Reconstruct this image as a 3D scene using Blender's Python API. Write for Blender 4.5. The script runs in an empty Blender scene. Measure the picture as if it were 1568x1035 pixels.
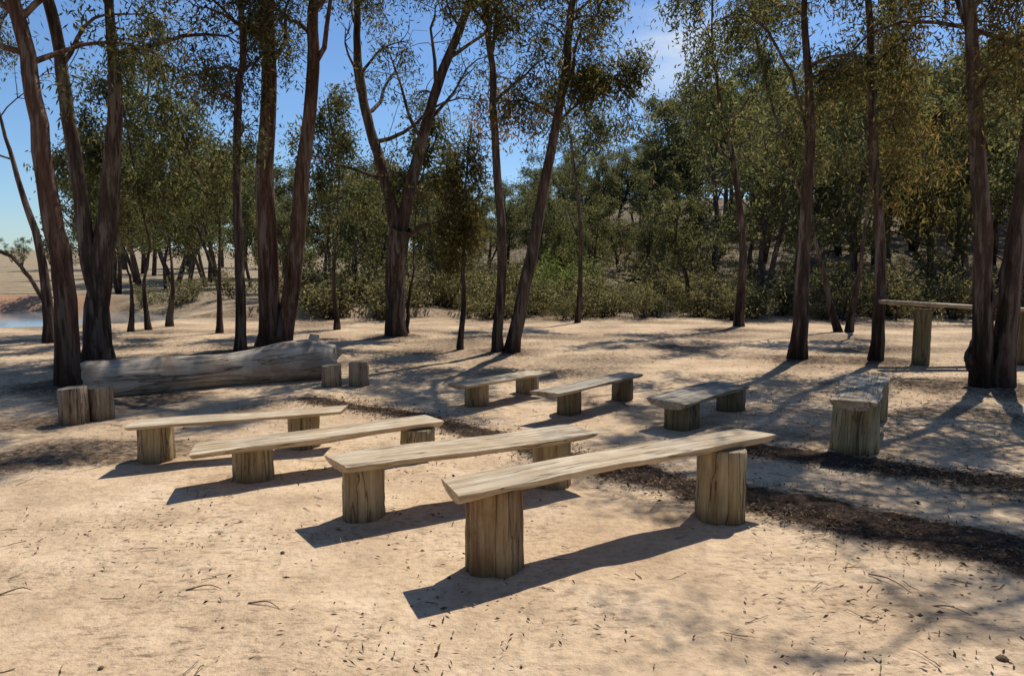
import bpy, math, random
import numpy as np
from mathutils import Vector, noise, Matrix
scene=bpy.context.scene
# ------------------------------------------------------------------ survey helpers (photo measurements -> world metres)
H=1.6; F=1132.0; PITCH=math.radians(5.93)
cp,sp=math.cos(PITCH),math.sin(PITCH)
def ray(px,py):
    u=(px-784)/F; v=(517.5-py)/F
    return Vector((u, cp+v*sp, -sp+v*cp))
def G(px,py,z=0.0):
    d=ray(px,py); t=(z-H)/d.z
    return Vector((d.x*t,d.y*t,z))
def D(px,py,Y):
    d=ray(px,py); t=Y/d.y
    return Vector((d.x*t,Y,H+d.z*t))
def sm(a,b,x):
    t=min(1,max(0,(x-a)/(b-a))); return t*t*(3-2*t)
POND=(-17.2,21.0)
def pq(x,y): return math.hypot((x-POND[0])/7.4,(y-POND[1])/3.7)
def terr(x,y):
    z=0.0
    a=0.10+0.9*sm(-12,5,x)
    z+=a*(5.0*sm(22,58,y)+6*sm(50,120,y))
    r=math.hypot(x,y)
    z+=9*sm(120,400,r)*(0.6+0.4*noise.noise(Vector((x*.006,y*.006,3))))
    if r>28: z+=0.35*sm(28,45,r)*noise.noise(Vector((x*.09,y*.09,1)))
    q=pq(x,y)
    z-=0.45*(1-sm(.85,1.08,q))
    if y>POND[1]: z+=0.35*sm(1.0,1.4,q)*(1-sm(1.6,2.6,q))
    return z
# ------------------------------------------------------------------ node helpers
def mat(name):
    m=bpy.data.materials.new(name); m.use_nodes=True
    nt=m.node_tree; nt.nodes.clear()
    return m,nt
class N:
    def __init__(s,nt): s.nt=nt
    def n(s,t,**k):
        nd=s.nt.nodes.new(t)
        for a,b in k.items():
            setattr(nd,a,b)
        return nd
    def l(s,a,b): s.nt.links.new(a,b)
    def noise(s,vec,scale,detail=5,rough=.6):
        nd=s.n('ShaderNodeTexNoise'); nd.inputs['Scale'].default_value=scale
        nd.inputs['Detail'].default_value=detail; nd.inputs['Roughness'].default_value=rough
        if vec is not None: s.l(vec,nd.inputs['Vector'])
        return nd.outputs['Fac']
    def mapv(s,vec,scale):
        nd=s.n('ShaderNodeMapping'); nd.inputs['Scale'].default_value=scale
        s.l(vec,nd.inputs['Vector']); return nd.outputs['Vector']
    def ramp(s,fac,stops):
        nd=s.n('ShaderNodeValToRGB'); e=nd.color_ramp.elements
        e[0].position=stops[0][0]; e[0].color=(*stops[0][1],1)
        e[1].position=stops[-1][0]; e[1].color=(*stops[-1][1],1)
        for p,c in stops[1:-1]:
            q=e.new(p); q.color=(*c,1)
        s.l(fac,nd.inputs['Fac']); return nd.outputs['Color']
    def mix(s,fac,a,b,mode='MIX'):
        nd=s.n('ShaderNodeMixRGB'); nd.blend_type=mode
        for i,v in ((0,fac),(1,a),(2,b)):
            if isinstance(v,(int,float)): nd.inputs[i].default_value=v
            elif isinstance(v,tuple): nd.inputs[i].default_value=(*v,1)
            else: s.l(v,nd.inputs[i])
        return nd.outputs[0]
    def math(s,op,a,b=None,clamp=False):
        nd=s.n('ShaderNodeMath'); nd.operation=op; nd.use_clamp=clamp
        for i,v in ((0,a),(1,b)):
            if v is None: continue
            if isinstance(v,(int,float)): nd.inputs[i].default_value=v
            else: s.l(v,nd.inputs[i])
        return nd.outputs[0]
    def out(s,col,rough=.9,height=None,dist=.01,strength=1.0,spec=.25):
        b=s.n('ShaderNodeBsdfPrincipled'); o=s.n('ShaderNodeOutputMaterial')
        if isinstance(col,tuple): b.inputs['Base Color'].default_value=(*col,1)
        else: s.l(col,b.inputs['Base Color'])
        b.inputs['Roughness'].default_value=rough
        b.inputs['Specular IOR Level'].default_value=spec
        if height is not None:
            bp=s.n('ShaderNodeBump'); bp.inputs['Distance'].default_value=dist; bp.inputs['Strength'].default_value=strength
            s.l(height,bp.inputs['Height']); s.l(bp.outputs['Normal'],b.inputs['Normal'])
        s.l(b.outputs[0],o.inputs[0]); return b
def ssep(k,vec):
    nd=k.n('ShaderNodeSeparateXYZ'); k.l(vec,nd.inputs[0]); return nd.outputs
# ---- ground
def ground_mat():
    m,nt=mat('sandy_ground'); k=N(nt)
    P=k.n('ShaderNodeNewGeometry').outputs['Position']
    big=k.noise(P,.35,2); mid=k.noise(P,1.7,4,.65); fine=k.noise(P,22,4,.72)
    c=k.ramp(mid,[(.3,(.44,.315,.20)),(.5,(.62,.455,.295)),(.72,(.73,.56,.385))])
    c=k.mix(k.math('MULTIPLY',k.ramp(big,[(.45,(0,0,0)),(.65,(1,1,1))]),.5),c,(.45,.31,.195))
    c=k.mix(.5,c,k.ramp(fine,[(.28,(.38,.33,.28)),(.5,(.95,.93,.9)),(.7,(1.12,1.1,1.08))]),'MULTIPLY')
    # debris streaks and crumbly litter patches
    deb=k.noise(k.mapv(P,(9,22,9)),1,5,.78)
    deb2=k.noise(P,.9,3,.6)
    dm=k.math('MULTIPLY',k.ramp(deb,[(.52,(0,0,0)),(.63,(1,1,1))]),k.ramp(deb2,[(.44,(0.14,0.14,0.14)),(.56,(1,1,1))]))
    c=k.mix(k.math('MULTIPLY',dm,.8),c,(.20,.135,.085))
    # litter
    at=k.n('ShaderNodeAttribute'); at.attribute_name='litter'
    ln=k.noise(P,16,4,.75)
    lm=k.math('ADD',k.math('MULTIPLY',at.outputs['Fac'],1.9),k.math('MULTIPLY',k.math('SUBTRACT',ln,.62),2.4),True)
    lm=k.math('MULTIPLY',lm,k.ramp(at.outputs['Fac'],[(.02,(0,0,0)),(.25,(1,1,1))]))
    lc=k.ramp(k.noise(P,45,3,.8),[(.35,(.028,.018,.012)),(.55,(.075,.047,.031)),(.76,(.22,.15,.10))])
    c=k.mix(lm,c,lc)
    # far scrubby hillside (right) and dry paddock (left)
    xyz=ssep(k,P)
    far=k.ramp(k.math('DIVIDE',k.math('SUBTRACT',xyz[1],19.0),7.0,True),[(0,(0,0,0)),(1,(1,1,1))])
    fc=k.ramp(mid,[(.32,(.06,.05,.032)),(.5,(.14,.11,.07)),(.68,(.26,.205,.135))])
    lf=k.ramp(k.math('DIVIDE',k.math('ADD',xyz[0],8.0),-10.0,True),[(0,(0,0,0)),(1,(1,1,1))])
    fc=k.mix(lf,fc,k.ramp(mid,[(.3,(.20,.15,.09)),(.7,(.38,.30,.19))]))
    c=k.mix(k.math('MULTIPLY',far,.94),c,fc)
    at2=k.n('ShaderNodeAttribute'); at2.attribute_name='clay'
    c=k.mix(at2.outputs['Fac'],c,k.mix(mid,(.27,.14,.075),(.48,.29,.17)))
    hm=k.noise(P,2.1,3,.65); hf=k.noise(P,26,4,.72)
    h=k.math('ADD',k.math('MULTIPLY',hm,1.5),k.math('MULTIPLY',hf,.42))
    h=k.math('ADD',h,k.math('MULTIPLY',at.outputs['Fac'],k.math('MULTIPLY',hf,.9)))
    k.out(c,.95,h,.05,.85,.1)
    return m
def leaf_mat(name,cols,trans=.5):
    m,nt=mat(name); k=N(nt)
    at=k.n('ShaderNodeAttribute'); at.attribute_name='tone'
    c=k.ramp(at.outputs['Fac'],cols)
    d=k.n('ShaderNodeBsdfDiffuse'); t=k.n('ShaderNodeBsdfTranslucent')
    k.l(c,d.inputs['Color'])
    tc=k.mix(1.0,c,(1.7,1.6,1.0),'MULTIPLY'); k.l(tc,t.inputs['Color'])
    a=k.n('ShaderNodeMixShader'); a.inputs[0].default_value=trans; k.l(d.outputs[0],a.inputs[1]); k.l(t.outputs[0],a.inputs[2])
    o=k.n('ShaderNodeOutputMaterial'); k.l(a.outputs[0],o.inputs[0])
    return m
def bark_mat(name,dark,mid,light,red=.3):
    m,nt=mat(name); k=N(nt)
    P=k.n('ShaderNodeTexCoord').outputs['Object']
    st=k.noise(k.mapv(P,(14,14,1.8)),1,5,.7)
    bl=k.noise(k.mapv(P,(3,3,.9)),1,3)
    c=k.ramp(st,[(.3,dark),(.52,mid),(.70,light)])
    c=k.mix(k.math('MULTIPLY',k.ramp(bl,[(.45,(0,0,0)),(.62,(1,1,1))]),red),c,(.20,.11,.07))
    pl=k.noise(k.mapv(P,(6,6,.7)),1.3,4,.6)
    c=k.mix(k.math('MULTIPLY',k.ramp(pl,[(.54,(0,0,0)),(.60,(1,1,1))]),.5),c,(.33,.27,.22))
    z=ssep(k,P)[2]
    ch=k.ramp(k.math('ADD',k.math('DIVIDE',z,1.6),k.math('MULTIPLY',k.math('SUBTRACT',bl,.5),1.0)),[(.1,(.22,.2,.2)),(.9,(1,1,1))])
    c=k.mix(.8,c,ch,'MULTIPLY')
    k.out(c,.95,st,.06,1,.1)
    return m
def wood_mat(name,base,light,dark,axis,tint=(.30,.30,.16),tintamt=.4,fine=.45,coarse=1.0,bump=.007,grey=.3):
    m,nt=mat(name); k=N(nt)
    tc=k.n('ShaderNodeTexCoord'); P=tc.outputs['Object']
    oi=k.n('ShaderNodeObjectInfo')
    ofs=k.n('ShaderNodeVectorMath'); ofs.operation='ADD'
    mv=k.n('ShaderNodeCombineXYZ'); rr=k.math('MULTIPLY',oi.outputs['Random'],40.0)
    for i in range(3): k.l(rr,mv.inputs[i])
    k.l(P,ofs.inputs[0]); k.l(mv.outputs[0],ofs.inputs[1]); Q=ofs.outputs[0]
    sc={'x':(1.3*coarse,26*coarse,26*coarse),'z':(22,22,1.4)}[axis]; sc2={'x':(2.2,90,90),'z':(75,75,2.5)}[axis]
    gr=k.noise(k.mapv(Q,sc),1,5,.7); fg=k.noise(k.mapv(Q,sc2),1,3,.7); bl=k.noise(Q,4*coarse,4,.65)
    c=k.ramp(gr,[(.3,dark),(.46,base),(.7,light)])
    c=k.mix(k.math('MULTIPLY',k.ramp(bl,[(.42,(0,0,0)),(.60,(1,1,1))]),tintamt),c,tint)
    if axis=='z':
        # browner and darker towards the foot, reddish heartwood streaks
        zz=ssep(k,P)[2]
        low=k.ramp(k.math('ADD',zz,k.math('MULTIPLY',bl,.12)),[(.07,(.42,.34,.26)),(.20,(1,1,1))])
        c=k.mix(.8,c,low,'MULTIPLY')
        hs=k.noise(k.mapv(Q,(9,9,1.1)),1,3,.6)
        c=k.mix(k.math('MULTIPLY',k.ramp(hs,[(.52,(0,0,0)),(.62,(1,1,1))]),.5),c,(.17,.09,.05))
    else:
        # grey weathering patches
        c=k.mix(k.math('MULTIPLY',k.ramp(k.noise(Q,1.6,3,.6),[(.44,(0,0,0)),(.62,(1,1,1))]),grey),c,(.38,.34,.28))
    c=k.mix(fine,c,k.ramp(fg,[(.3,(.38,.34,.29)),(.5,(1,1,1))]),'MULTIPLY')
    cr=k.noise(k.mapv(Q,tuple(v*.5 for v in sc)),1,3,.5)
    crm=k.ramp(cr,[(.484,(1,1,1)),(.5,(.08,.06,.05)),(.516,(1,1,1))])
    c=k.mix(.72,c,crm,'MULTIPLY')
    h=k.math('MULTIPLY',gr,crm)
    k.out(c,.85,h,bump*1.3,1,.2)
    return m
def endgrain_mat():
    m,nt=mat('end_grain'); k=N(nt)
    P=k.n('ShaderNodeTexCoord').outputs['Object']
    w=k.n('ShaderNodeTexWave'); w.wave_type='RINGS'; w.rings_direction='Z'; w.inputs['Scale'].default_value=22; w.inputs['Distortion'].default_value=2.5
    k.l(P,w.inputs['Vector'])
    c=k.ramp(w.outputs['Fac'],[(.1,(.28,.21,.13)),(.9,(.48,.38,.27))])
    c=k.mix(.5,c,k.ramp(k.noise(P,30,4,.7),[(.3,(.4,.37,.33)),(.6,(1,1,1))]),'MULTIPLY')
    k.out(c,.9,w.outputs['Fac'],.004,1,.1); return m
M_ground=ground_mat()
M_gum=leaf_mat('gum_leaves',[(0,(.028,.032,.017)),(.45,(.080,.084,.042)),(.8,(.155,.148,.077)),(.94,(.22,.19,.095)),(1,(.26,.15,.06))])
M_weep=leaf_mat('weeping_leaves',[(0,(.040,.037,.018)),(.45,(.100,.088,.041)),(.8,(.17,.135,.062)),(1,(.25,.145,.06))])
M_far=leaf_mat('far_leaves',[(0,(.042,.050,.028)),(.45,(.100,.107,.057)),(.85,(.182,.177,.097)),(1,(.24,.20,.115))])
M_shrub=leaf_mat('shrub_leaves',[(0,(.05,.052,.032)),(.5,(.128,.122,.070)),(1,(.25,.22,.135))])
M_bright=leaf_mat('green_leaves',[(0,(.045,.066,.021)),(.5,(.11,.142,.045)),(1,(.18,.21,.08))])
M_brown=leaf_mat('dead_leaves',[(0,(.12,.065,.025)),(.5,(.25,.145,.05)),(1,(.36,.22,.09))])
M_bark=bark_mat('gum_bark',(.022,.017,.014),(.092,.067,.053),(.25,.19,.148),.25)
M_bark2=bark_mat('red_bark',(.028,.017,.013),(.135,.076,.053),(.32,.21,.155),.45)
M_seat=wood_mat('seat_wood',(.52,.415,.28),(.70,.585,.43),(.22,.15,.09),'x',(.38,.265,.15),.55,.45,grey=.25)
M_seatg=wood_mat('grey_seat_wood',(.36,.31,.24),(.53,.465,.37),(.12,.09,.063),'x',(.24,.175,.11),.5,.5)
M_leg=wood_mat('leg_wood',(.40,.305,.175),(.54,.435,.275),(.12,.08,.043),'z',(.26,.225,.10),.45)
M_legr=wood_mat('leg_wood_heart',(.37,.265,.145),(.50,.39,.23),(.12,.06,.033),'z',(.24,.115,.05),.6)
M_legd=wood_mat('dark_leg_wood',(.19,.15,.09),(.29,.235,.15),(.055,.04,.025),'z',(.125,.115,.05),.5)  # leg wood darkened for benches in shadow, their shade put into the colour
M_stump=wood_mat('stump_wood',(.32,.245,.165),(.45,.36,.255),(.10,.072,.047),'z',(.19,.145,.09),.5)
M_log=wood_mat('bleached_log',(.46,.385,.295),(.64,.56,.455),(.20,.14,.09),'x',(.21,.13,.075),.65,.35,.5,.012)
M_end=endgrain_mat()
# ------------------------------------------------------------------ mesh helpers
def mesh_obj(name,verts,faces,mats,fm=None,smooth=True,loc=(0,0,0),tone=None,parent=None,link=True):
    verts=np.asarray(verts,dtype=np.float32); faces=np.asarray(faces,dtype=np.int32)
    me=bpy.data.meshes.new(name+'_mesh'); nv=len(verts); nf=len(faces)
    me.vertices.add(nv); me.vertices.foreach_set('co',verts.ravel())
    k=faces.shape[1]
    me.loops.add(nf*k); me.loops.foreach_set('vertex_index',faces.ravel())
    me.polygons.add(nf); me.polygons.foreach_set('loop_start',np.arange(0,nf*k,k,dtype=np.int32))
    me.polygons.foreach_set('loop_total',np.full(nf,k,dtype=np.int32))
    if fm is not None: me.polygons.foreach_set('material_index',np.asarray(fm,dtype=np.int32))
    me.polygons.foreach_set('use_smooth',np.full(nf,smooth,dtype=bool))
    if tone is not None:
        a=me.attributes.new('tone','FLOAT','POINT'); a.data.foreach_set('value',np.asarray(tone,dtype=np.float32))
    me.update(calc_edges=True)
    for mm in mats: me.materials.append(mm)
    if not link: return me
    ob=bpy.data.objects.new(name,me); ob.location=loc; scene.collection.objects.link(ob)
    if parent: ob.parent=parent
    return ob
class Buf:
    def __init__(s): s.v=[];s.f=[];s.m=[];s.t=[];s.n=0
    def add(s,v,f,m,tone):
        v=np.asarray(v,dtype=np.float32).reshape(-1,3); f=np.asarray(f,dtype=np.int32).reshape(-1,4)
        s.v.append(v); s.f.append(f+s.n); s.n+=len(v)
        s.m.append(np.full(len(f),m,dtype=np.int32)); s.t.append(np.broadcast_to(np.asarray(tone,dtype=np.float32),(len(v),)))
    def tube(s,P,R,k=6,m=0,rough=0.0,rng=None,cap=False):
        P=np.asarray(P,dtype=float); n=len(P)
        T=np.gradient(P,axis=0); T/=np.linalg.norm(T,axis=1)[:,None]+1e-9
        mean=T.mean(0); ref=np.array([1.,0,0]) if abs(mean[0])<.8*np.linalg.norm(mean) else np.array([0,1.,0])
        A=np.cross(T,ref); A/=np.linalg.norm(A,axis=1)[:,None]+1e-9; B=np.cross(T,A)
        th=np.linspace(0,2*np.pi,k,endpoint=False)
        rr=np.asarray(R,dtype=float)[:,None]*np.ones((1,k))
        if rough and rng is not None:
            lobes=1+rough*rng.normal(size=(1,k)); rr=rr*lobes*(1+rough*.5*rng.normal(size=(n,k)))
        V=P[:,None,:]+rr[:,:,None]*(np.cos(th)[None,:,None]*A[:,None,:]+np.sin(th)[None,:,None]*B[:,None,:])
        i=np.arange(n-1)[:,None]*k; j=np.arange(k)[None,:]; j2=(j+1)%k
        Fc=np.stack([i+j,i+j2,i+k+j2,i+k+j],-1).reshape(-1,4)
        s.add(V.reshape(-1,3),Fc,m,0.5)
    def leaves(s,C,count,sig,l,w,m,rng,tone0=.45,tonev=.2,hang=.6):
        C=np.asarray(C,dtype=float)
        if len(C)==0: return
        n=len(C)*count
        cid=np.repeat(np.arange(len(C)),count)
        sz=rng.uniform(.55,1.35,len(C))[cid][:,None]
        off=rng.normal(size=(n,3))*np.array(sig)*sz
        p=C[cid]+off; p[:,2]-=sig[2]*.5
        d=rng.normal(size=(n,3))*.65; d[:,2]-=hang; d/=np.linalg.norm(d,axis=1)[:,None]
        q=np.cross(d,rng.normal(size=(n,3))); q/=np.linalg.norm(q,axis=1)[:,None]+1e-9
        L=(l*rng.uniform(.6,1.3,n))[:,None]; W=(w*rng.uniform(.7,1.3,n))[:,None]
        mid=p+d*L*.45
        V=np.stack([p,mid+q*W*.5,p+d*L,mid-q*W*.5],1).reshape(-1,3)
        Fc=np.arange(n*4).reshape(-1,4)
        ct=rng.normal(size=len(C))*tonev*.9
        tone=np.clip(tone0+ct[cid]+rng.normal(size=n)*tonev,0,1)
        s.add(V,Fc,m,np.repeat(tone,4))
    def build(s,name,mats,origin=(0,0,0),link=True):
        v=np.concatenate(s.v)-np.array(origin,dtype=np.float32)
        return mesh_obj(name,v,np.concatenate(s.f),mats,np.concatenate(s.m),True,origin,np.concatenate(s.t),link=link)
def smooth_path(pts,n=22):
    pts=[np.array(p,dtype=float) for p in pts]
    P=[2*pts[0]-pts[1]]+pts+[2*pts[-1]-pts[-2]]
    out=[]; segs=len(pts)-1
    for i in range(n):
        u=i/(n-1)*segs; a=min(int(u),segs-1); t=u-a
        p0,p1,p2,p3=P[a],P[a+1],P[a+2],P[a+3]
        out.append(.5*((2*p1)+(-p0+p2)*t+(2*p0-5*p1+4*p2-p3)*t*t+(-p0+3*p1-3*p2+p3)*t**3))
    return np.array(out)
def branch(start,d,L,n,rng,up=0.0,droop=0.0,wob=.18):
    d=np.array(d,dtype=float); d/=np.linalg.norm(d); pts=[np.array(start,dtype=float)]
    for i in range(n):
        t=i/max(1,n-1)
        d=d+rng.normal(size=3)*wob+np.array([0,0,up*(1-t)-droop*t]); d/=np.linalg.norm(d)
        pts.append(pts[-1]+d*L/n)
    return np.array(pts),d
def crown(b,P,R,rng,zmin,nl,LL,o):
    z=P[:,2]; idx=np.where(z>zmin)[0]
    if len(idx)<2 or nl<1: return
    i0=idx[0]; n=len(P); C=[]; az=rng.uniform(0,6.28)
    bare=o.get('bare',0)
    for q in range(nl):
        f=(q+rng.uniform(0,1))/nl; u=i0+f*(n-1-i0); a=min(int(u),n-2); t=u-a
        p=P[a]*(1-t)+P[a+1]*t; r=R[a]*(1-t)+R[a+1]*t
        az+=2.4+rng.normal()*.4; el=math.radians(rng.uniform(15,60))
        d=[math.cos(az)*math.cos(el),math.sin(az)*math.cos(el),math.sin(el)]
        L=LL*(1-.45*f)*rng.uniform(.6,1.15)
        bp,_=branch(p,d,L,7,rng,up=.12,droop=o.get('droop',.22))
        br=np.linspace(min(r*.55,.012+L*.016),.008,8)
        b.tube(bp,br,6,0)
        isbare=rng.random()<bare
        for j in range(o.get('twigs',6)):
            s=rng.uniform(.3,1)*6.99; a2=int(s); pp=bp[a2]+(bp[a2+1]-bp[a2])*(s-a2)
            dd=(bp[a2+1]-bp[a2]); dd/=np.linalg.norm(dd); dd=dd+rng.normal(size=3)*.75
            tl=L*rng.uniform(.25,.5)
            tp,_=branch(pp,dd,tl,4,rng,up=.05,droop=o.get('droop',.22)*1.3,wob=.25)
            b.tube(tp,np.linspace(.010,.004,5),4,0)
            if not isbare and rng.random()<o.get('keep',.8): C+= [tp[-1],tp[-3]+rng.normal(size=3)*.08, tp[-2]]
        if not isbare: C.append(bp[-1])
    if not C: return
    C=np.array(C)
    b.leaves(C,o.get('cnt',46),o.get('sig',(.13,.13,.20)),o.get('l',.115),o.get('w',.024),1,rng,o.get('tone',.45),.2,o.get('hang',.6))
def fore_tree(seed,basepx,stems,top=9.0,zmin=4.0,nl=14,LL=2.2,bark=None,leafm=None,name='eucalyptus_tree',extra=None,**o):
    rng=np.random.default_rng(seed); b=Buf()
    base=G(*basepx); Y=base.y
    for si,st in enumerate(stems):
        w0,w1=st['w']; w0*=.9; w1*=.86
        if 'w3' in st:
            r2=np.random.default_rng(seed+900+si); w0,w1=st['w']
            P=smooth_path(st['w3'],24); R=np.linspace(w0,w1,24); b.tube(P,R,8,0)
            crown(b,P,R,r2,0,st.get('nl',nl),st.get('LL',LL),o); continue
        px=st['p']; yd=st.get('dy',0)
        pts=[]
        for i,(x,y) in enumerate(px):
            f=i/max(1,len(px)-1)
            if i==0 and 'from' not in st:
                q=G(x,y); q=Vector((q.x,Y,0)); 
            else: q=D(x,y,Y+yd*f)
            pts.append(np.array(q))
        if 'from' not in st: pts.insert(0,pts[0]+np.array([0,0,-.15]))
        tz=st.get('top',top)
        while pts[-1][2]<tz-.5:
            d=pts[-1]-pts[-2]; d=d/np.linalg.norm(d); d=d*.8+np.array([rng.normal()*.12,rng.normal()*.15,.35]); d/=np.linalg.norm(d)
            pts.append(pts[-1]+d*1.3)
        P=smooth_path(pts,34)
        P[3:]+=np.cumsum(rng.normal(size=(31,3))*np.array([.012,.014,0]),axis=0)
        s=Y/F/2
        hfr=np.clip(P[:,2]/max(1.0,(pts[len(px)-1][2])),0,1.6)
        R=np.maximum(.018,s*(w0+(w1-w0)*hfr))
        if 'from' not in st: R*=1+.35*np.exp(-np.maximum(P[:,2],0)/.2)
        b.tube(P,R,14,0,.06,rng)
        crown(b,P,R,rng,st.get('zmin',zmin),st.get('nl',nl),st.get('LL',LL),o)
    if extra: extra(b,rng,Y)
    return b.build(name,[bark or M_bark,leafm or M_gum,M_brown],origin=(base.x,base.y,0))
# ------------------------------------------------------------------ ground sheet
def axis(segs):
    out=[]
    for a,b_,n in segs: out+=list(np.linspace(a,b_,n,endpoint=False))
    out.append(segs[-1][1]); return np.array(out)
xs=axis([(-900,-150,12),(-150,-40,22),(-40,-10,70),(-10,10,230),(10,40,50),(40,150,22),(150,900,12)])
ys=axis([(-60,0,12),(0,2,14),(2,13,130),(13,24,80),(24,70,70),(70,200,26),(200,1200,16)])
path1=[G(*p) for p in [(470,612),(540,622),(640,640),(760,672),(900,708),(980,730),(1150,765),(1350,805),(1568,850),(1750,890)]]
path2=[G(*p) for p in [(1120,683),(1300,712),(1450,730),(1568,745),(1750,770)]]
def dseg(p,pl):
    best=9e9
    for a,b_ in zip(pl[:-1],pl[1:]):
        ax,ay=a.x,a.y; dx,dy=b_.x-ax,b_.y-ay
        t=max(0,min(1,((p[0]-ax)*dx+(p[1]-ay)*dy)/(dx*dx+dy*dy)))
        best=min(best,math.hypot(p[0]-ax-t*dx,p[1]-ay-t*dy))
    return best
TB=[G(*p) for p in [(105,590),(150,555),(368,540),(425,530),(605,515),(772,540),(1225,550),(1343,553),(1515,590),(1440,590),(1560,600)]]
V=[];LT=[];CL=[]
for y in ys:
    for x in xs:
        z=terr(x,y)
        if 0<y<26 and abs(x)<25:
            z+=.016*noise.noise(Vector((x*1.1,y*1.1,5)))+.010*noise.noise(Vector((x*4,y*4,9)))
        li=0
        if 2<y<20 and abs(x)<12:
            nn=noise.noise(Vector((x*1.6,y*1.6,2)))*.13+noise.noise(Vector((x*5,y*5,2)))*.06
            d1=dseg((x,y),path1)+nn; d2=dseg((x,y),path2)+nn
            wd=.6+.65*sm(-.5,1.5,x)
            li=max(1-sm(.10*wd,.36*wd,d1),.95*(1-sm(.08,.30,d2)))
            for t in TB:
                li=max(li,.62*(1-sm(.2,1.3,math.hypot(x-t.x,y-t.y)+nn*3)))
            if li>.5: z+=.012
        li=max(li,.55*sm(8,11.5,y)*(.45+noise.noise(Vector((x*.5,y*.8,7)))))
        if 3<y<9 and x<-2.0: li=max(li,.55*sm(-2.0,-3.2,x)*sm(.0,.3,noise.noise(Vector((x*.6,y*.9,17)))))
        if 3.5<y<11 and x>1.5: li=max(li,.42*sm(1.5,3.2,x)*sm(.05,.35,noise.noise(Vector((x*.9,y*1.1,27)))))
        V.append((x,y,z)); LT.append(li)
        q=pq(x,y)
        CL.append((1-sm(1.3,1.8,q))*(sm(-.50,-.60,x/max(y,1))) if y>19 else (1-sm(.95,1.15,q)))
nx=len(xs); ny=len(ys)
i=np.arange(ny-1)[:,None]*nx; j=np.arange(nx-1)[None,:]
Fg=np.stack([i+j,i+j+1,i+nx+j+1,i+nx+j],-1).reshape(-1,4)
g=mesh_obj('ground',V,Fg,[M_ground])
for nm,dat in (('litter',LT),('clay',CL)):
    a=g.data.attributes.new(nm,'FLOAT','POINT'); a.data.foreach_set('value',np.array(dat,dtype=np.float32))
# pond
m,nt=mat('pond_water'); k=N(nt)
bb=k.out((.20,.21,.21),.08,k.noise(k.n('ShaderNodeNewGeometry').outputs['Position'],5,3),.008,.3,1.0)
th=np.linspace(0,2*np.pi,48,endpoint=False)
pv=[(POND[0],POND[1],-.07)]+[(POND[0]+8.0*math.cos(a),POND[1]+4.0*math.sin(a),-.07) for a in th]
me=bpy.data.meshes.new('pond'); me.from_pydata(pv,[],[(0,1+q,1+(q+1)%48) for q in range(48)]); me.materials.append(m)
scene.collection.objects.link(bpy.data.objects.new('pond_water',me))
# ------------------------------------------------------------------ logs & benches
def log_mesh(name,r0,r1,L,mats,seed,axis='z',lob=.05,k=28,n=10,parent=None,loc=(0,0,0),rotz=0,slant=0,flat=0):
    """upright (z) round of timber, checks and facets; end grain faces on ends"""
    rng=np.random.default_rng(seed); v=[];f=[];fm=[]
    ph=rng.uniform(0,6.28,5); am=rng.normal(size=5)*lob
    ncut=rng.integers(0,k,4)
    for i_ in range(n+1):
        t=i_/n; r=r0+(r1-r0)*t
        for j_ in range(k):
            a=2*math.pi*j_/k
            rr=r*(1+sum(am[q]*math.cos((q+1)*a+ph[q])*(1 if q else .6) for q in range(5))+.012*rng.normal())
            if j_ in ncut: rr*=.90
            if i_ in (0,n): rr*=.965
            zz=L*t
            if i_==n-0: zz+=slant*math.cos(a)*r
            if i_==1: zz=L*.02
            if i_==n-1: zz=L*.98+slant*math.cos(a)*r
            v.append((rr*math.cos(a),rr*math.sin(a),zz))
    for i_ in range(n):
        for j_ in range(k):
            f.append((i_*k+j_,i_*k+(j_+1)%k,(i_+1)*k+(j_+1)%k,(i_+1)*k+j_)); fm.append(0)
    cb=len(v); v.append((0,0,0)); ct=len(v); v.append((0,0,L))
    for j_ in range(k):
        f.append((cb,(j_+1)%k,j_)); fm.append(1)
        f.append((ct,n*k+j_,n*k+(j_+1)%k)); fm.append(1)
    me=bpy.data.meshes.new(name); me.from_pydata(v,[],f)
    for mm in mats: me.materials.append(mm)
    me.polygons.foreach_set('material_index',fm); me.polygons.foreach_set('use_smooth',[q==0 for q in fm]); me.update()
    ob=bpy.data.objects.new(name,me); scene.collection.objects.link(ob); ob.location=loc; ob.rotation_euler[2]=rotz
    if parent: ob.parent=parent
    return ob
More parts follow.
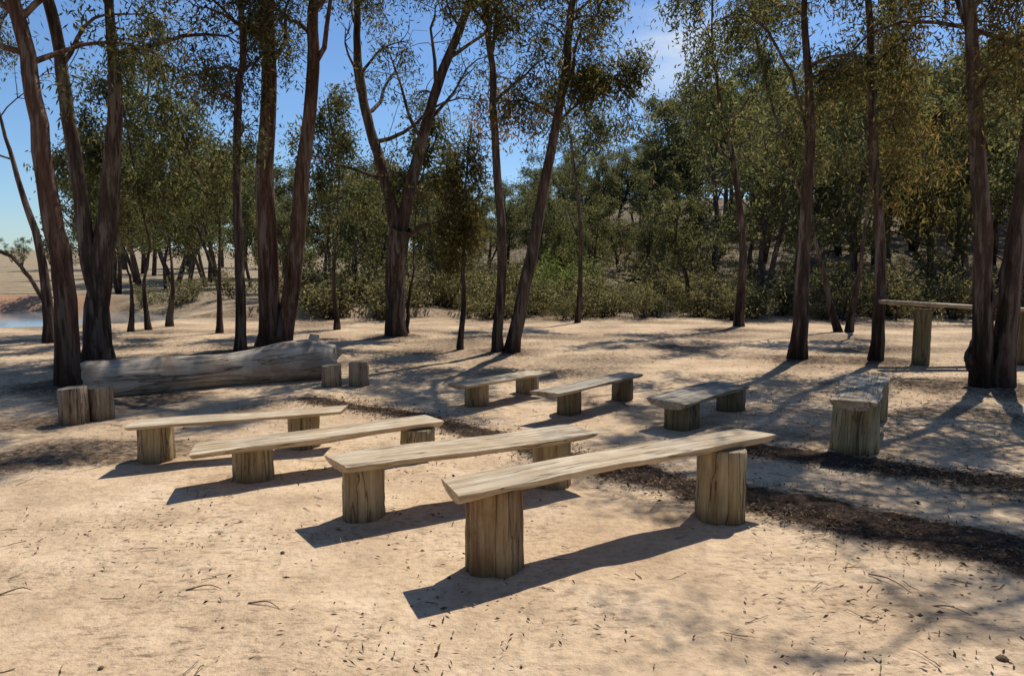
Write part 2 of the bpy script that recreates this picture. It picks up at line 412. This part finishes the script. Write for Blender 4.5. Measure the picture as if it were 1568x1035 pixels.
def seat_mesh(L,w,th,seed,wl=1.0,wr=1.0):
    rng=np.random.default_rng(seed); n=44; v=[];f=[];fm=[]
    prof=[(-.5,-.10),(-.492,0.0),(-.40,.0),(-.2,.0),(0,.0),(.2,.0),(.40,.0),(.492,0.0),(.5,-.10),(.465,-.45),(.36,-.78),(.15,-.96),(-.12,-1),(-.35,-.80),(-.465,-.45)]
    k=len(prof); s1,s2=rng.uniform(0,99,2)
    sl0,sl1=rng.uniform(-.06,.10,2)
    for i_ in range(n+1):
        t=i_/n; x=-L/2+L*t
        wl_=noise.noise(Vector((x*1.6,s1,0)))*.10+noise.noise(Vector((x*7,s1,4)))*.03
        wr_=noise.noise(Vector((x*1.6,s2,0)))*.10+noise.noise(Vector((x*7,s2,4)))*.03
        ww=w*(wl+(wr-wl)*t)
        bow=.012*noise.noise(Vector((x*1.2,s1,7))); thk=th*(1+.25*noise.noise(Vector((x*2.5,s2,3))))
        for (a,b_) in prof:
            yy=a*ww*(1+2*(wl_ if a<0 else wr_))
            xx=x
            if i_<=1: xx+=sl0*a*1.5 - (.02*b_ if i_==0 else 0)
            if i_>=n-1: xx+=sl1*a*1.5 + (.02*b_ if i_==n else 0)
            zz=b_*thk+(bow)+.0015*noise.noise(Vector((x*8,a*7,s1)))
            if a in(-.492,.492): zz-=.004
            v.append((xx,yy,zz))
    for i_ in range(n):
        for j_ in range(k):
            f.append((i_*k+j_,(i_+1)*k+j_,(i_+1)*k+(j_+1)%k,i_*k+(j_+1)%k)); fm.append(0)
    f.append(tuple(range(k))); fm.append(0)
    f.append(tuple(n*k+q for q in reversed(range(k)))); fm.append(0)
    me=bpy.data.meshes.new('seat'); me.from_pydata(v,[],f)
    me.polygons.foreach_set('use_smooth',[False]*len(f)); me.update(); return me
def bench(seed,e0,e1,zt,w,legs,th=.075,ms=None,ml=None,wl=1,wr=1):
    """e0,e1: seat end points (px) on its top plane; legs: (px,py(base centre),width px)"""
    a=G(*e0,zt); b_=G(*e1,zt); c=(a+b_)/2
    par=bpy.data.objects.new('wooden_bench',None); scene.collection.objects.link(par); par.location=(c.x,c.y,0)
    ang=math.atan2(b_.y-a.y,b_.x-a.x); L=(b_-a).length
    me=seat_mesh(L,w,th,seed,wl,wr); me.materials.append(ms or M_seat)
    s=bpy.data.objects.new('seat',me); scene.collection.objects.link(s); s.parent=par; s.location=(0,0,zt); s.rotation_euler[2]=ang
    for q,(x,y,wp) in enumerate(legs):
        p=G(x,y); r=wp*p.y/F/2/1.02
        mm=ml or M_leg
        if seed==11 and q==0: mm=M_legr
        log_mesh('leg_%d'%(q+1),r*1.02,r*.98,zt-th*.80+.04,[mm,M_end],seed*7+q,lob=.03,parent=par,loc=(p.x-c.x,p.y-c.y,-.04),rotz=q*2.1)
bench(11,(688,743),(1158,660),.50,.29,[(757,868,90),(1102,790,77)],.068,wl=1,wr=.92)
bench(12,(512,705),(893,656),.40,.36,[(557,790,67),(845,742,62)],.068)
bench(13,(295,686),(665,640),.30,.32,[(389,732,62),(640,700,54)],.065)
bench(14,(200,649),(528,624),.34,.28,[(240,702,55),(465,683,50)],.045)
bench(15,(700,590),(825,567),.29,.30,[(730,620,40),(808,601,36)],.05)
bench(16,(832,600),(968,571),.33,.30,[(870,634,39),(953,612,36)],.055,M_seatg,M_legd)
bench(17,(1018,612),(1118,588),.31,.46,[(1043,654,54),(1118,627,44)],.08,M_seatg,M_legd)
bench(18,(1308,614),(1328,574),.50,.36,[(1308,690,70),(1333,642,50)],.08,M_seat,M_leg)
# stumps
def stump(seed,px,py,w,h):
    p=G(px,py); r=w*p.y/F/2
    par=log_mesh('log_stump',r,r*.97,h+.03,[M_stump,M_end],seed,lob=.03,loc=(p.x,p.y,-.03),slant=.08)
stump(31,114,648,42,.36); stump(32,155,641,39,.33); stump(33,508,592,32,.28); stump(34,550,591,31,.32)
# fallen log
def fallen_log():
    a=G(128,608); b_=G(505,577); rng=np.random.default_rng(5)
    d=(b_-a); L=d.length; n=60;k=32; v=[];f=[]
    for i_ in range(n+1):
        t=i_/n; x=L*t
        r=.225+.015*math.sin(t*5+1)+.07*sm(.5,.85,t)-.06*sm(.9,1,t)
        cz=.185+.07*sm(.5,.9,t); cy=.07*math.sin(t*4)
        if i_ in (0,n): r*=.9
        for j_ in range(k):
            th_=2*math.pi*j_/k
            rr=r*(1+.10*noise.noise(Vector((x*1.3,math.cos(th_)*1.1,math.sin(th_)*1.1)))+.05*noise.noise(Vector((x*4,math.cos(th_)*3,math.sin(th_)*3))))
            xe=0
            if i_==n: xe=.14*noise.noise(Vector((th_*2,1,1)))
            if i_==0: xe=.05*noise.noise(Vector((th_*2,1,1)))
            v.append((x+xe-L/2,cy+rr*math.cos(th_),max(-.04,cz+rr*math.sin(th_))))
    for i_ in range(n):
        for j_ in range(k): f.append((i_*k+j_,(i_+1)*k+j_,(i_+1)*k+(j_+1)%k,i_*k+(j_+1)%k))
    c0=len(v)
    for j_ in range(k):
        x,y,z=v[j_]; v.append((x+.005,.0+(y)*.68,.185+(z-.185)*.68))
    for j_ in range(k): f.append((j_,(j_+1)%k,c0+(j_+1)%k,c0+j_))
    c1=len(v)
    for j_ in range(k):
        x,y,z=v[c0+j_]; v.append((x+.5,y*.8,.185+(z-.185)*.8))
    for j_ in range(k): f.append((c0+j_,c0+(j_+1)%k,c1+(j_+1)%k,c1+j_))
    f.append(tuple(c1+q for q in range(k)))
    f.append(tuple(n*k+q for q in reversed(range(k))))
    def stub(x0,z0,dx,dz,r,l):
        o=len(v); kk=10
        for i_ in range(5):
            t=i_/4
            for j_ in range(kk):
                th_=2*math.pi*j_/kk; rr=r*(1-.45*t)*(1+.2*noise.noise(Vector((j_*.9,i_,2))))
                v.append((x0+dx*l*t+rr*math.cos(th_), .02+rr*math.sin(th_), z0+dz*l*t-(dx*rr*math.cos(th_))+(.03*noise.noise(Vector((j_*2,5,5))) if i_==4 else 0)))
        for i_ in range(4):
            for j_ in range(kk): f.append((o+i_*kk+j_,o+i_*kk+(j_+1)%kk,o+(i_+1)*kk+(j_+1)%kk,o+(i_+1)*kk+j_))
        f.append(tuple(o+4*kk+q for q in range(kk)))
    stub(L/2-.22,.38,.15,1,.11,.22)
    stub(L/2-.02,.30,.7,.35,.12,.26)
    me=bpy.data.meshes.new('fallen_log'); me.from_pydata(v,[],f); me.materials.append(M_log)
    me.polygons.foreach_set('use_smooth',[len(q.vertices)==4 for q in me.polygons]); me.update()
    ob=bpy.data.objects.new('fallen_log',me); scene.collection.objects.link(ob)
    c=(a+b_)/2; ob.location=(c.x,c.y,0); ob.rotation_euler[2]=math.atan2(d.y,d.x)
fallen_log()
def rail():
    base=G(1412,558); Y=base.y
    par=bpy.data.objects.new('plank_table',None); scene.collection.objects.link(par); par.location=(base.x,base.y,0)
    a=D(1352,466,Y); b_=D(1592,480,Y-.1); zt=(a.z)
    for q,(off,wd,ex) in enumerate([(-.14,.24,0),(.15,.22,.1)]):
        me=seat_mesh((b_-a).length,wd,.06,90+q); me.materials.append(M_seatg)
        s=bpy.data.objects.new('plank_%d'%(q+1),me); scene.collection.objects.link(s); s.parent=par
        s.location=((a.x+b_.x)/2-base.x,off,zt); s.rotation_euler[1]=(a.z-b_.z)/(b_-a).length
    for q,x in enumerate([1412,1570]):
        log_mesh('post_%d'%(q+1),.13,.125,zt+(-.05-.02*(q>0)),[M_legd,M_end],70+q,parent=par,loc=(D(x,500,Y).x-base.x,0,-.02),lob=.03)
rail()
# ------------------------------------------------------------------ foreground trees
def hangclump(px,py,n,sx,sz,mi,cnt=70):
    def fn(b,rng,Y):
        C=[]
        for _ in range(n):
            c=D(px,py,Y); c=np.array(c)+rng.normal(size=3)*np.array([sx,sx,sz])
            C.append(c)
        b.leaves(C,cnt,(.13,.13,.16),.11,.024,mi,rng,.5,.22,.8)
        for c in C[:8]: b.tube(np.array([c,np.array(D(px,py,Y))+[0,0,.1]]),[.004,.008],4,0)
    return fn
fore_tree(101,(105,590),[dict(p=[(105,590),(102,450),(78,300),(52,130),(18,0)],w=(36,24)),
    dict(w3=[(-6.4,9.5,5.6),(-5,9.2,6.8),(-3.2,9.3,7.3),(-1.1,9.8,7.6)],w=(.09,.03),nl=26,LL=1.8)],top=9,zmin=3.7,nl=18,LL=2.3,bark=M_bark2)  # second stem: unseen limb above the frame, added to shade the left ground
fore_tree(102,(150,555),[dict(p=[(150,555),(150,460),(165,330),(180,150),(176,0)],w=(44,22),nl=14),
    dict(p=[(150,470),(135,400),(120,250),(104,100),(88,0)],w=(26,18),**{'from':1},nl=12)],top=10,zmin=4.3,LL=2.4)
fore_tree(103,(78,525),[dict(p=[(78,525),(62,390),(30,290),(0,190)],w=(18,9)),dict(p=[(72,470),(30,400),(-20,370),(-60,300)],w=(9,4),**{'from':1},top=3.5,nl=5,LL=1.4,zmin=2.4)],top=8,zmin=3.4,nl=9,LL=2,bare=.4)
fore_tree(104,(368,540),[dict(p=[(368,540),(362,400),(358,200),(366,80),(360,0)],w=(18,11))],top=9,zmin=3.2,nl=18,LL=1.6)
fore_tree(105,(418,530),[dict(p=[(412,530),(412,400),(408,250),(416,100),(412,0)],w=(36,24)),dict(p=[(432,530),(452,400),(466,280),(482,120),(486,0)],w=(32,22)),
    dict(w3=[(-3.9,13.7,6.6),(-2.8,13.0,7.6),(-1.4,12.4,8.2),(.2,11.9,8.3)],w=(.10,.03),nl=22,LL=1.9)],top=10.5,zmin=4.6,nl=13,LL=2.5,bark=M_bark2)  # last stem: unseen limb above the frame, added for more shade around the log
def t6x(b,rng,Y):
    p=[D(628,362,Y-.1),D(650,344,Y-.3),D(672,340,Y-.4),D(690,326,Y-.5)]
    b.tube(smooth_path(p,8),np.linspace(.05,.02,8),8,0)
    hangclump(585,250,16,.5,.8,1)(b,rng,Y)
fore_tree(106,(605,515),[dict(p=[(605,515),(606,430),(612,350)],w=(32,36),top=0,nl=0,zmin=99),
   dict(p=[(608,370),(592,280),(562,180),(548,100)],w=(26,14),**{'from':1},nl=11,zmin=3.0),
   dict(p=[(614,360),(645,220),(672,120),(722,0)],w=(26,13),**{'from':1},nl=12,zmin=3.6)],top=9.5,LL=2.5,bare=.5,extra=t6x,tone=.35)
fore_tree(107,(760,540),[dict(p=[(760,540),(768,400),(760,230),(750,80),(745,0)],w=(18,11))],top=8.5,zmin=3.6,nl=15,LL=1.5,tone=.55,extra=hangclump(762,165,11,.28,.24,2,80))
fore_tree(108,(783,540),[dict(p=[(783,540),(812,390),(836,250),(860,110),(872,0)],w=(24,14)),
   dict(p=[(845,200),(890,150),(935,120),(965,150)],w=(6,3),**{'from':1},top=0,nl=7,LL=.8,zmin=3)],top=9,zmin=3.7,nl=16,LL=1.75,extra=hangclump(962,185,9,.2,.4,1,60))
fore_tree(109,(706,535),[dict(p=[(706,535),(708,450),(704,360),(706,300)],w=(11,6),top=3.4)],top=3.4,zmin=1.4,nl=11,LL=.62,leafm=M_weep,tone=.3,cnt=38,droop=.5)
fore_tree(110,(1225,550),[dict(p=[(1222,550),(1232,400),(1238,200),(1228,0)],w=(27,16)),dict(p=[(1238,215),(1215,130),(1180,60),(1140,0)],w=(8,4),**{'from':1},nl=5,LL=1.2)],top=9,zmin=4.2,nl=14,LL=1.5)
fore_tree(111,(1343,553),[dict(p=[(1343,553),(1352,400),(1342,200),(1334,0)],w=(20,14))],top=9,zmin=2.7,nl=20,LL=1.3,leafm=M_weep,sig=(.11,.11,.42),droop=.6,extra=hangclump(1410,230,22,.45,.75,1))
fore_tree(112,(1515,592),[dict(p=[(1508,592),(1506,400),(1496,200),(1490,0)],w=(34,24),zmin=2.9,nl=17,LL=1.7),
   dict(p=[(1528,592),(1542,440),(1556,300),(1572,150)],w=(38,28),zmin=3.6,nl=16,LL=3.0),
   dict(p=[(1500,588),(1490,545),(1500,500),(1508,450)],w=(20,12),top=0,nl=0,zmin=99)],top=9,leafm=M_weep,sig=(.12,.12,.42),droop=.6)
# tree standing just outside the right edge (its crown dapples the path)
fore_tree(113,(1720,640),[dict(p=[(1720,640),(1715,400),(1700,150),(1690,-60)],w=(50,38))],top=8.5,zmin=4.4,nl=22,LL=3.6)
# slimmer trees on the far side of the clearing
for s_,(bx,by),p_,w_,kw in [
 (120,(885,494),[(885,494),(890,380),(880,260),(875,200)],(9,5),dict(top=6,zmin=3.2,nl=8,LL=1.5)),
 (121,(1132,500),[(1132,500),(1142,390),(1128,250),(1110,160)],(15,8),dict(top=7.6,zmin=3.2,nl=13,LL=1.9)),
 (122,(1290,508),[(1285,508),(1262,400),(1240,330)],(12,7),dict(top=7,zmin=3,nl=9,LL=1.6)),
 (123,(1300,508),[(1300,508),(1318,400),(1330,300)],(12,7),dict(top=7,zmin=3,nl=9,LL=1.6)),
 (124,(515,505),[(515,505),(512,420),(520,330)],(10,6),dict(top=5.2,zmin=2.2,nl=10,LL=1.4)),
 (125,(341,510),[(341,510),(343,430),(338,330)],(11,7),dict(top=5.2,zmin=2.4,nl=11,LL=1.5)),
 (126,(627,510),[(627,510),(634,450),(640,380)],(8,5),dict(top=4.6,zmin=2.4,nl=8,LL=1.2)),
 (127,(228,505),[(228,505),(220,440),(226,380)],(10,6),dict(top=5.0,zmin=2.0,nl=10,LL=1.5)),
 (128,(258,500),[(258,500),(262,430),(255,350)],(12,7),dict(top=5.8,zmin=2.2,nl=12,LL=1.7)),
 (129,(200,508),[(200,508),(200,450),(190,400)],(9,5),dict(top=4.6,zmin=2.0,nl=9,LL=1.4))]:
    fore_tree(s_,(bx,by),[dict(p=p_,w=w_)],l=.13,w=.036,cnt=34,leafm=M_far,**kw)
# ------------------------------------------------------------------ distant trees and shrubs (instanced)
def far_variant(seed,h,wide,low=.24):
    rng=np.random.default_rng(seed); b=Buf()
    nst=rng.integers(1,4)
    for s_ in range(nst):
        a=rng.uniform(0,6.28); lean=rng.uniform(.08,.32) if nst>1 else .06
        top=np.array([math.cos(a)*lean*h,math.sin(a)*lean*h,h*rng.uniform(.8,.98)])
        P=smooth_path([np.array([0,0,-.3]),top*.3+rng.normal(size=3)*.15,top*.65+rng.normal(size=3)*.2,top],16)
        R=np.linspace(.14,.03,16); b.tube(P,R,7,0)
        crown(b,P,R,rng,h*low,int(14/nst)+4,wide*.44,dict(cnt=26,sig=(.21,.21,.19),l=.18,w=.07,twigs=5,tone=.45,droop=.2,keep=.7))
    return b.build('ft',[M_bark,M_far],link=False)
FV=[far_variant(200+i,8,5+i%3) for i in range(7)]
LV=[far_variant(240+i,8,7,.10) for i in range(3)]
def shrub_variant(seed,m):
    rng=np.random.default_rng(seed); b=Buf(); C=[]
    for s_ in range(12):
        a=rng.uniform(0,6.28); el=rng.uniform(.5,1.4); d=[math.cos(a)*math.cos(el),math.sin(a)*math.cos(el),math.sin(el)]
        P,_=branch((rng.normal()*.1,rng.normal()*.1,-.05),d,rng.uniform(.7,1.4),6,rng,up=.1,wob=.2)
        b.tube(P,np.linspace(.016,.005,7),4,0); C+=[P[3],P[4],P[5],P[6]]+[P[-1]+rng.normal(size=3)*.15]
    b.leaves(C,24,(.12,.12,.11),.09,.034,1,rng,.5,.22,.0)
    return b.build('sv',[M_bark,m],link=False)
SV=[shrub_variant(300+i,M_shrub) for i in range(5)]; BV=[shrub_variant(320+i,M_bright) for i in range(2)]
pt=bpy.data.objects.new('distant_trees',None); scene.collection.objects.link(pt)
ps=bpy.data.objects.new('shrubs',None); scene.collection.objects.link(ps)
def inst(me,par,nm,x,y,z,s,sz,rz):
    o=bpy.data.objects.new(nm,me); scene.collection.objects.link(o); o.parent=par
    o.location=(x,y,z); o.scale=(s,s,sz); o.rotation_euler[2]=rz
prof=[(-600,300),(0,345),(60,320),(120,215),(200,190),(350,205),(460,265),(560,250),(700,245),(760,265),(850,235),(930,205),(1000,195),(1050,175),(1085,75),(1160,85),(1220,110),(1300,70),(1400,60),(1568,40),(2300,40)]
def topy(px):
    for (a,ya),(b_,yb) in zip(prof[:-1],prof[1:]):
        if a<=px<=b_: return ya+(yb-ya)*(px-a)/(b_-a)
    return 200
R_=random.Random(8)
cnt=0
def place(px,Y,fr,V_=None):
    global cnt
    p=D(px,400,Y)
    if abs(p.x-POND[0])<9 and abs(p.y-POND[1])<5.5: return
    z=terr(p.x,p.y); tp=D(px,topy(px)+R_.uniform(*fr),Y).z
    h=min(max(tp-z,3.0),15)
    if px<120: h=min(h,3.6)
    sz=h/8; s=sz*R_.uniform(.75,1.05)+.12
    inst(R_.choice(V_ or FV),pt,'tree_%d'%cnt,p.x,p.y,z,s,sz,R_.uniform(0,6.28)); cnt+=1
def row(lo,hi,step,y0,y1,fr,skip=(),V_=None):
    px=lo
    while px<hi:
        q=px+R_.uniform(-.5,.5)*step; px+=step
        if any(a<q<b_ for a,b_ in skip): continue
        place(q,R_.uniform(y0,y1),fr,V_)
row(150,350,40,22,27,(0,110),V_=FV+LV); row(440,730,42,22,28,(0,120),V_=FV+LV); row(1070,1900,58,22,29,(20,180))
row(-300,1900,46,30,38,(0,90),skip=[(-60,150),(905,1060)])
row(560,900,44,30,40,(20,120),V_=LV)
row(880,1080,22,40,47,(0,60),V_=LV+FV)
row(-500,2000,32,42,54,(0,50),skip=[(-100,140)],V_=FV+LV)
row(-500,2000,46,60,85,(-5,35),skip=[(0,60)],V_=LV+FV)
row(-400,140,26,90,150,(0,10),V_=LV)
for px_,Y_,h_ in [(905,29,3.2),(948,33,3.8),(985,30,3.0),(1020,35,4.2),(1055,31,3.6)]:
    p=D(px_,400,Y_); inst(LV[cnt%3],pt,'tree_%d'%cnt,p.x,p.y,terr(p.x,p.y),h_/8*1.1,h_/8,cnt*1.7); cnt+=1
# unseen wood added around and behind the viewpoint, to block sky light
for (x,y,s_) in [(-9,-3,1.2),(-6.5,-6,1.3),(-3.5,-5,1.15),(-.8,-7,1.35),(2.2,-5.5,1.2),(5,-6.5,1.3),(7.5,-3.5,1.2),(-11,1.5,1.2),(10,0.5,1.1),(0.8,-11,1.5),(-5,-11,1.5),(6,-11,1.5)]:
    inst(FV[cnt%7],pt,'tree_%d'%cnt,x,y,0,s_*1.1,s_,cnt*1.3); cnt+=1
for q in range(205):
    px=R_.uniform(450,1700) if q%4 else R_.uniform(150,2000); Y=R_.uniform(20.0,26)
    if q>125: px=R_.uniform(600,1750); Y=R_.uniform(27,48)
    if q>=170: px=850+(q-170)*7+R_.uniform(-6,6); Y=R_.uniform(20.5,25) if q%2 else R_.uniform(26,40)
    if px<450: Y=max(Y,24)
    p=D(px,400,Y); s=R_.uniform(.55,1.3)
    br=(790<px<925 and Y>22 and R_.random()<.5)
    inst(R_.choice(BV if br else SV),ps,'shrub_%d'%q,p.x,p.y,terr(p.x,p.y),s*(1.2 if br else 1),s*R_.uniform(.8,1.1)*(1.3 if br else 1),R_.uniform(0,6.28))
# dry dead timber lying on the slope
def dead_wood():
    rng=np.random.default_rng(4); b=Buf()
    for _ in range(46):
        px=rng.uniform(820,1700); Y=rng.uniform(24,46); p=D(px,400,Y); z=terr(p.x,p.y); a=rng.uniform(0,6.28); L=rng.uniform(.8,3.5)
        P,_d=branch((p.x,p.y,z+.12),(math.cos(a),math.sin(a)*.5,rng.uniform(0,.25)),L,6,rng,wob=.12)
        for kx in range(7): P[kx][2]=max(P[kx][2],terr(P[kx][0],P[kx][1])+.05)
        b.tube(P,np.linspace(.07,.02,7),6,0)
    b.build('fallen_branches',[M_bark])
dead_wood()
# ------------------------------------------------------------------ leaf litter, twigs
def litter():
    rng=np.random.default_rng(77); P=[]
    for pl,n,sp_ in ((path1,9000,.18),(path2,4200,.15)):
        for _ in range(n):
            i_=rng.integers(0,len(pl)-1); t=rng.random(); p=pl[i_].lerp(pl[i_+1],t)
            P.append((p.x+rng.normal()*sp_*1.1,p.y+rng.normal()*sp_))
    for t in TB:
        for _ in range(260):
            P.append((t.x+rng.normal()*.75,t.y+rng.normal()*.75))
    for _ in range(2500):
        P.append((rng.uniform(1.8,7),rng.uniform(4.2,9)))
    for _ in range(9500):
        Y=2.3+14*rng.random()**1.2; X=rng.uniform(-1,1)*(Y*.85+.5); 
        if noise.noise(Vector((X*.8,Y*.8,11)))+rng.normal()*.2>0.05*(1 if Y>5 else 1.8): P.append((X,Y))
    P=np.array(P); n=len(P)
    z=rng.uniform(.004,.022,n)
    c=np.column_stack([P,z]); a=rng.uniform(0,6.28,n); d=np.column_stack([np.cos(a),np.sin(a),rng.normal(size=n)*.25])
    q=np.column_stack([-np.sin(a),np.cos(a),rng.normal(size=n)*.5])
    L=rng.uniform(.012,.05,n)[:,None]; W=rng.uniform(.004,.013,n)[:,None]
    V=np.stack([c-d*L/2,c+q*W/2+[0,0,.004],c+d*L/2,c-q*W/2],1).reshape(-1,3)
    m=leaf_mat('litter_leaves',[(0,(.04,.026,.018)),(.5,(.13,.085,.055)),(1,(.36,.26,.175))],.1)
    mesh_obj('leaf_litter',V,np.arange(n*4).reshape(-1,4),[m],tone=np.repeat(rng.random(n),4),smooth=False)
litter()
def twigs():
    rng=np.random.default_rng(5); b=Buf()
    for _ in range(320):
        Y=2.4+11*rng.random()**1.1; X=rng.uniform(-1,1)*(Y*.75); a=rng.uniform(0,6.28)
        L=rng.uniform(.03,.16)*(1 if Y<5 else 1.8); p,_d=branch((X,Y,.008),(math.cos(a),math.sin(a),0),L,5,rng,wob=.10); p[:,2]=.004+np.abs(rng.normal(size=6))*.004
        b.tube(p,np.linspace(.0026,.001,6),5,0)
    for (s0,e0) in [((1330,880),(1400,912)),((1420,930),(1490,945)),((285,905),(340,903)),((380,925),(430,935)),((0,912),(50,905))]:
        A=np.array(G(*s0));B=np.array(G(*e0)); p=smooth_path([A,(A+B)/2+[.01,.02,.015],B],8); p[:,2]+=.006
        b.tube(p,np.linspace(.0045,.0015,8),5,0)
    b.build('fallen_twigs',[M_stump])
twigs()
def stones():
    rng=np.random.default_rng(9); b=Buf()
    for q in range(40):
        Y=2.3+6*rng.random(); X=rng.uniform(-1,1)*Y*.75; r=rng.uniform(.004,.011)
        if q==0: X,Y,r=G(1535,1010).x,G(1535,1010).y,.022
        P=np.array([[X,Y,-r*.3],[X+r*.1,Y,r*.2],[X,Y,r*.7],[X,Y,r*.85]]); b.tube(P,[r,r*1.1,r*.7,.0005],7,0,.12,rng)
    b.build('pebbles',[M_stump])
stones()
# ------------------------------------------------------------------ sky, sun, camera
AZ=math.radians(33); EL=math.radians(58)
w=bpy.data.worlds.new('World'); scene.world=w; w.use_nodes=True; nt=w.node_tree; nt.nodes.clear(); k=N(nt)
sky=k.n('ShaderNodeTexSky'); sky.sky_type='NISHITA'; sky.sun_disc=False; sky.sun_elevation=EL; sky.sun_rotation=AZ
sky.air_density=1.0; sky.dust_density=.2; sky.ozone_density=2.0
gv=k.n('ShaderNodeTexCoord').outputs['Generated']
mp=k.n('ShaderNodeMapping'); mp.inputs['Rotation'].default_value=(0,math.radians(55),0); mp.inputs['Scale'].default_value=(4,4,16); k.l(gv,mp.inputs['Vector'])
cn=k.noise(mp.outputs['Vector'],1,5,.6)
dotn=k.n('ShaderNodeVectorMath'); dotn.operation='DISTANCE'; k.l(gv,dotn.inputs[0]); dd=ray(1040,65).normalized(); dotn.inputs[1].default_value=dd
msk=k.ramp(dotn.outputs['Value'],[(.0,(1,1,1)),(.11,(0,0,0))])
cm=k.math('MULTIPLY',k.ramp(cn,[(.42,(0,0,0)),(.66,(1,1,1))]),k.math('ADD',k.math('MULTIPLY',msk,.7),.03),True)
sc_=k.mix(1.0,sky.outputs[0],(.80,1.02,1.28),'MULTIPLY')
c=k.mix(cm,sc_,(8.5,9,9.6))
bg=k.n('ShaderNodeBackground'); bg.inputs['Strength'].default_value=.095; k.l(c,bg.inputs['Color'])
o=k.n('ShaderNodeOutputWorld'); k.l(bg.outputs[0],o.inputs[0])
s=Vector((math.cos(EL)*math.sin(AZ),math.cos(EL)*math.cos(AZ),math.sin(EL)))
sd=bpy.data.lights.new('sun','SUN'); sd.energy=5.0; sd.angle=math.radians(.5); sd.color=(1,.95,.86)
so=bpy.data.objects.new('sun',sd); scene.collection.objects.link(so); so.rotation_euler=s.to_track_quat('Z','Y').to_euler(); so.location=(0,0,30)
cd=bpy.data.cameras.new('camera'); co=bpy.data.objects.new('camera',cd); scene.collection.objects.link(co)
cd.sensor_width=36; cd.lens=36*F/1568; cd.clip_end=3000; cd.clip_start=.05
co.location=(0,0,H); co.rotation_euler=(math.pi/2-PITCH,0,0); scene.camera=co
scene.view_settings.view_transform='Standard'; scene.view_settings.look='None'; scene.view_settings.exposure=0
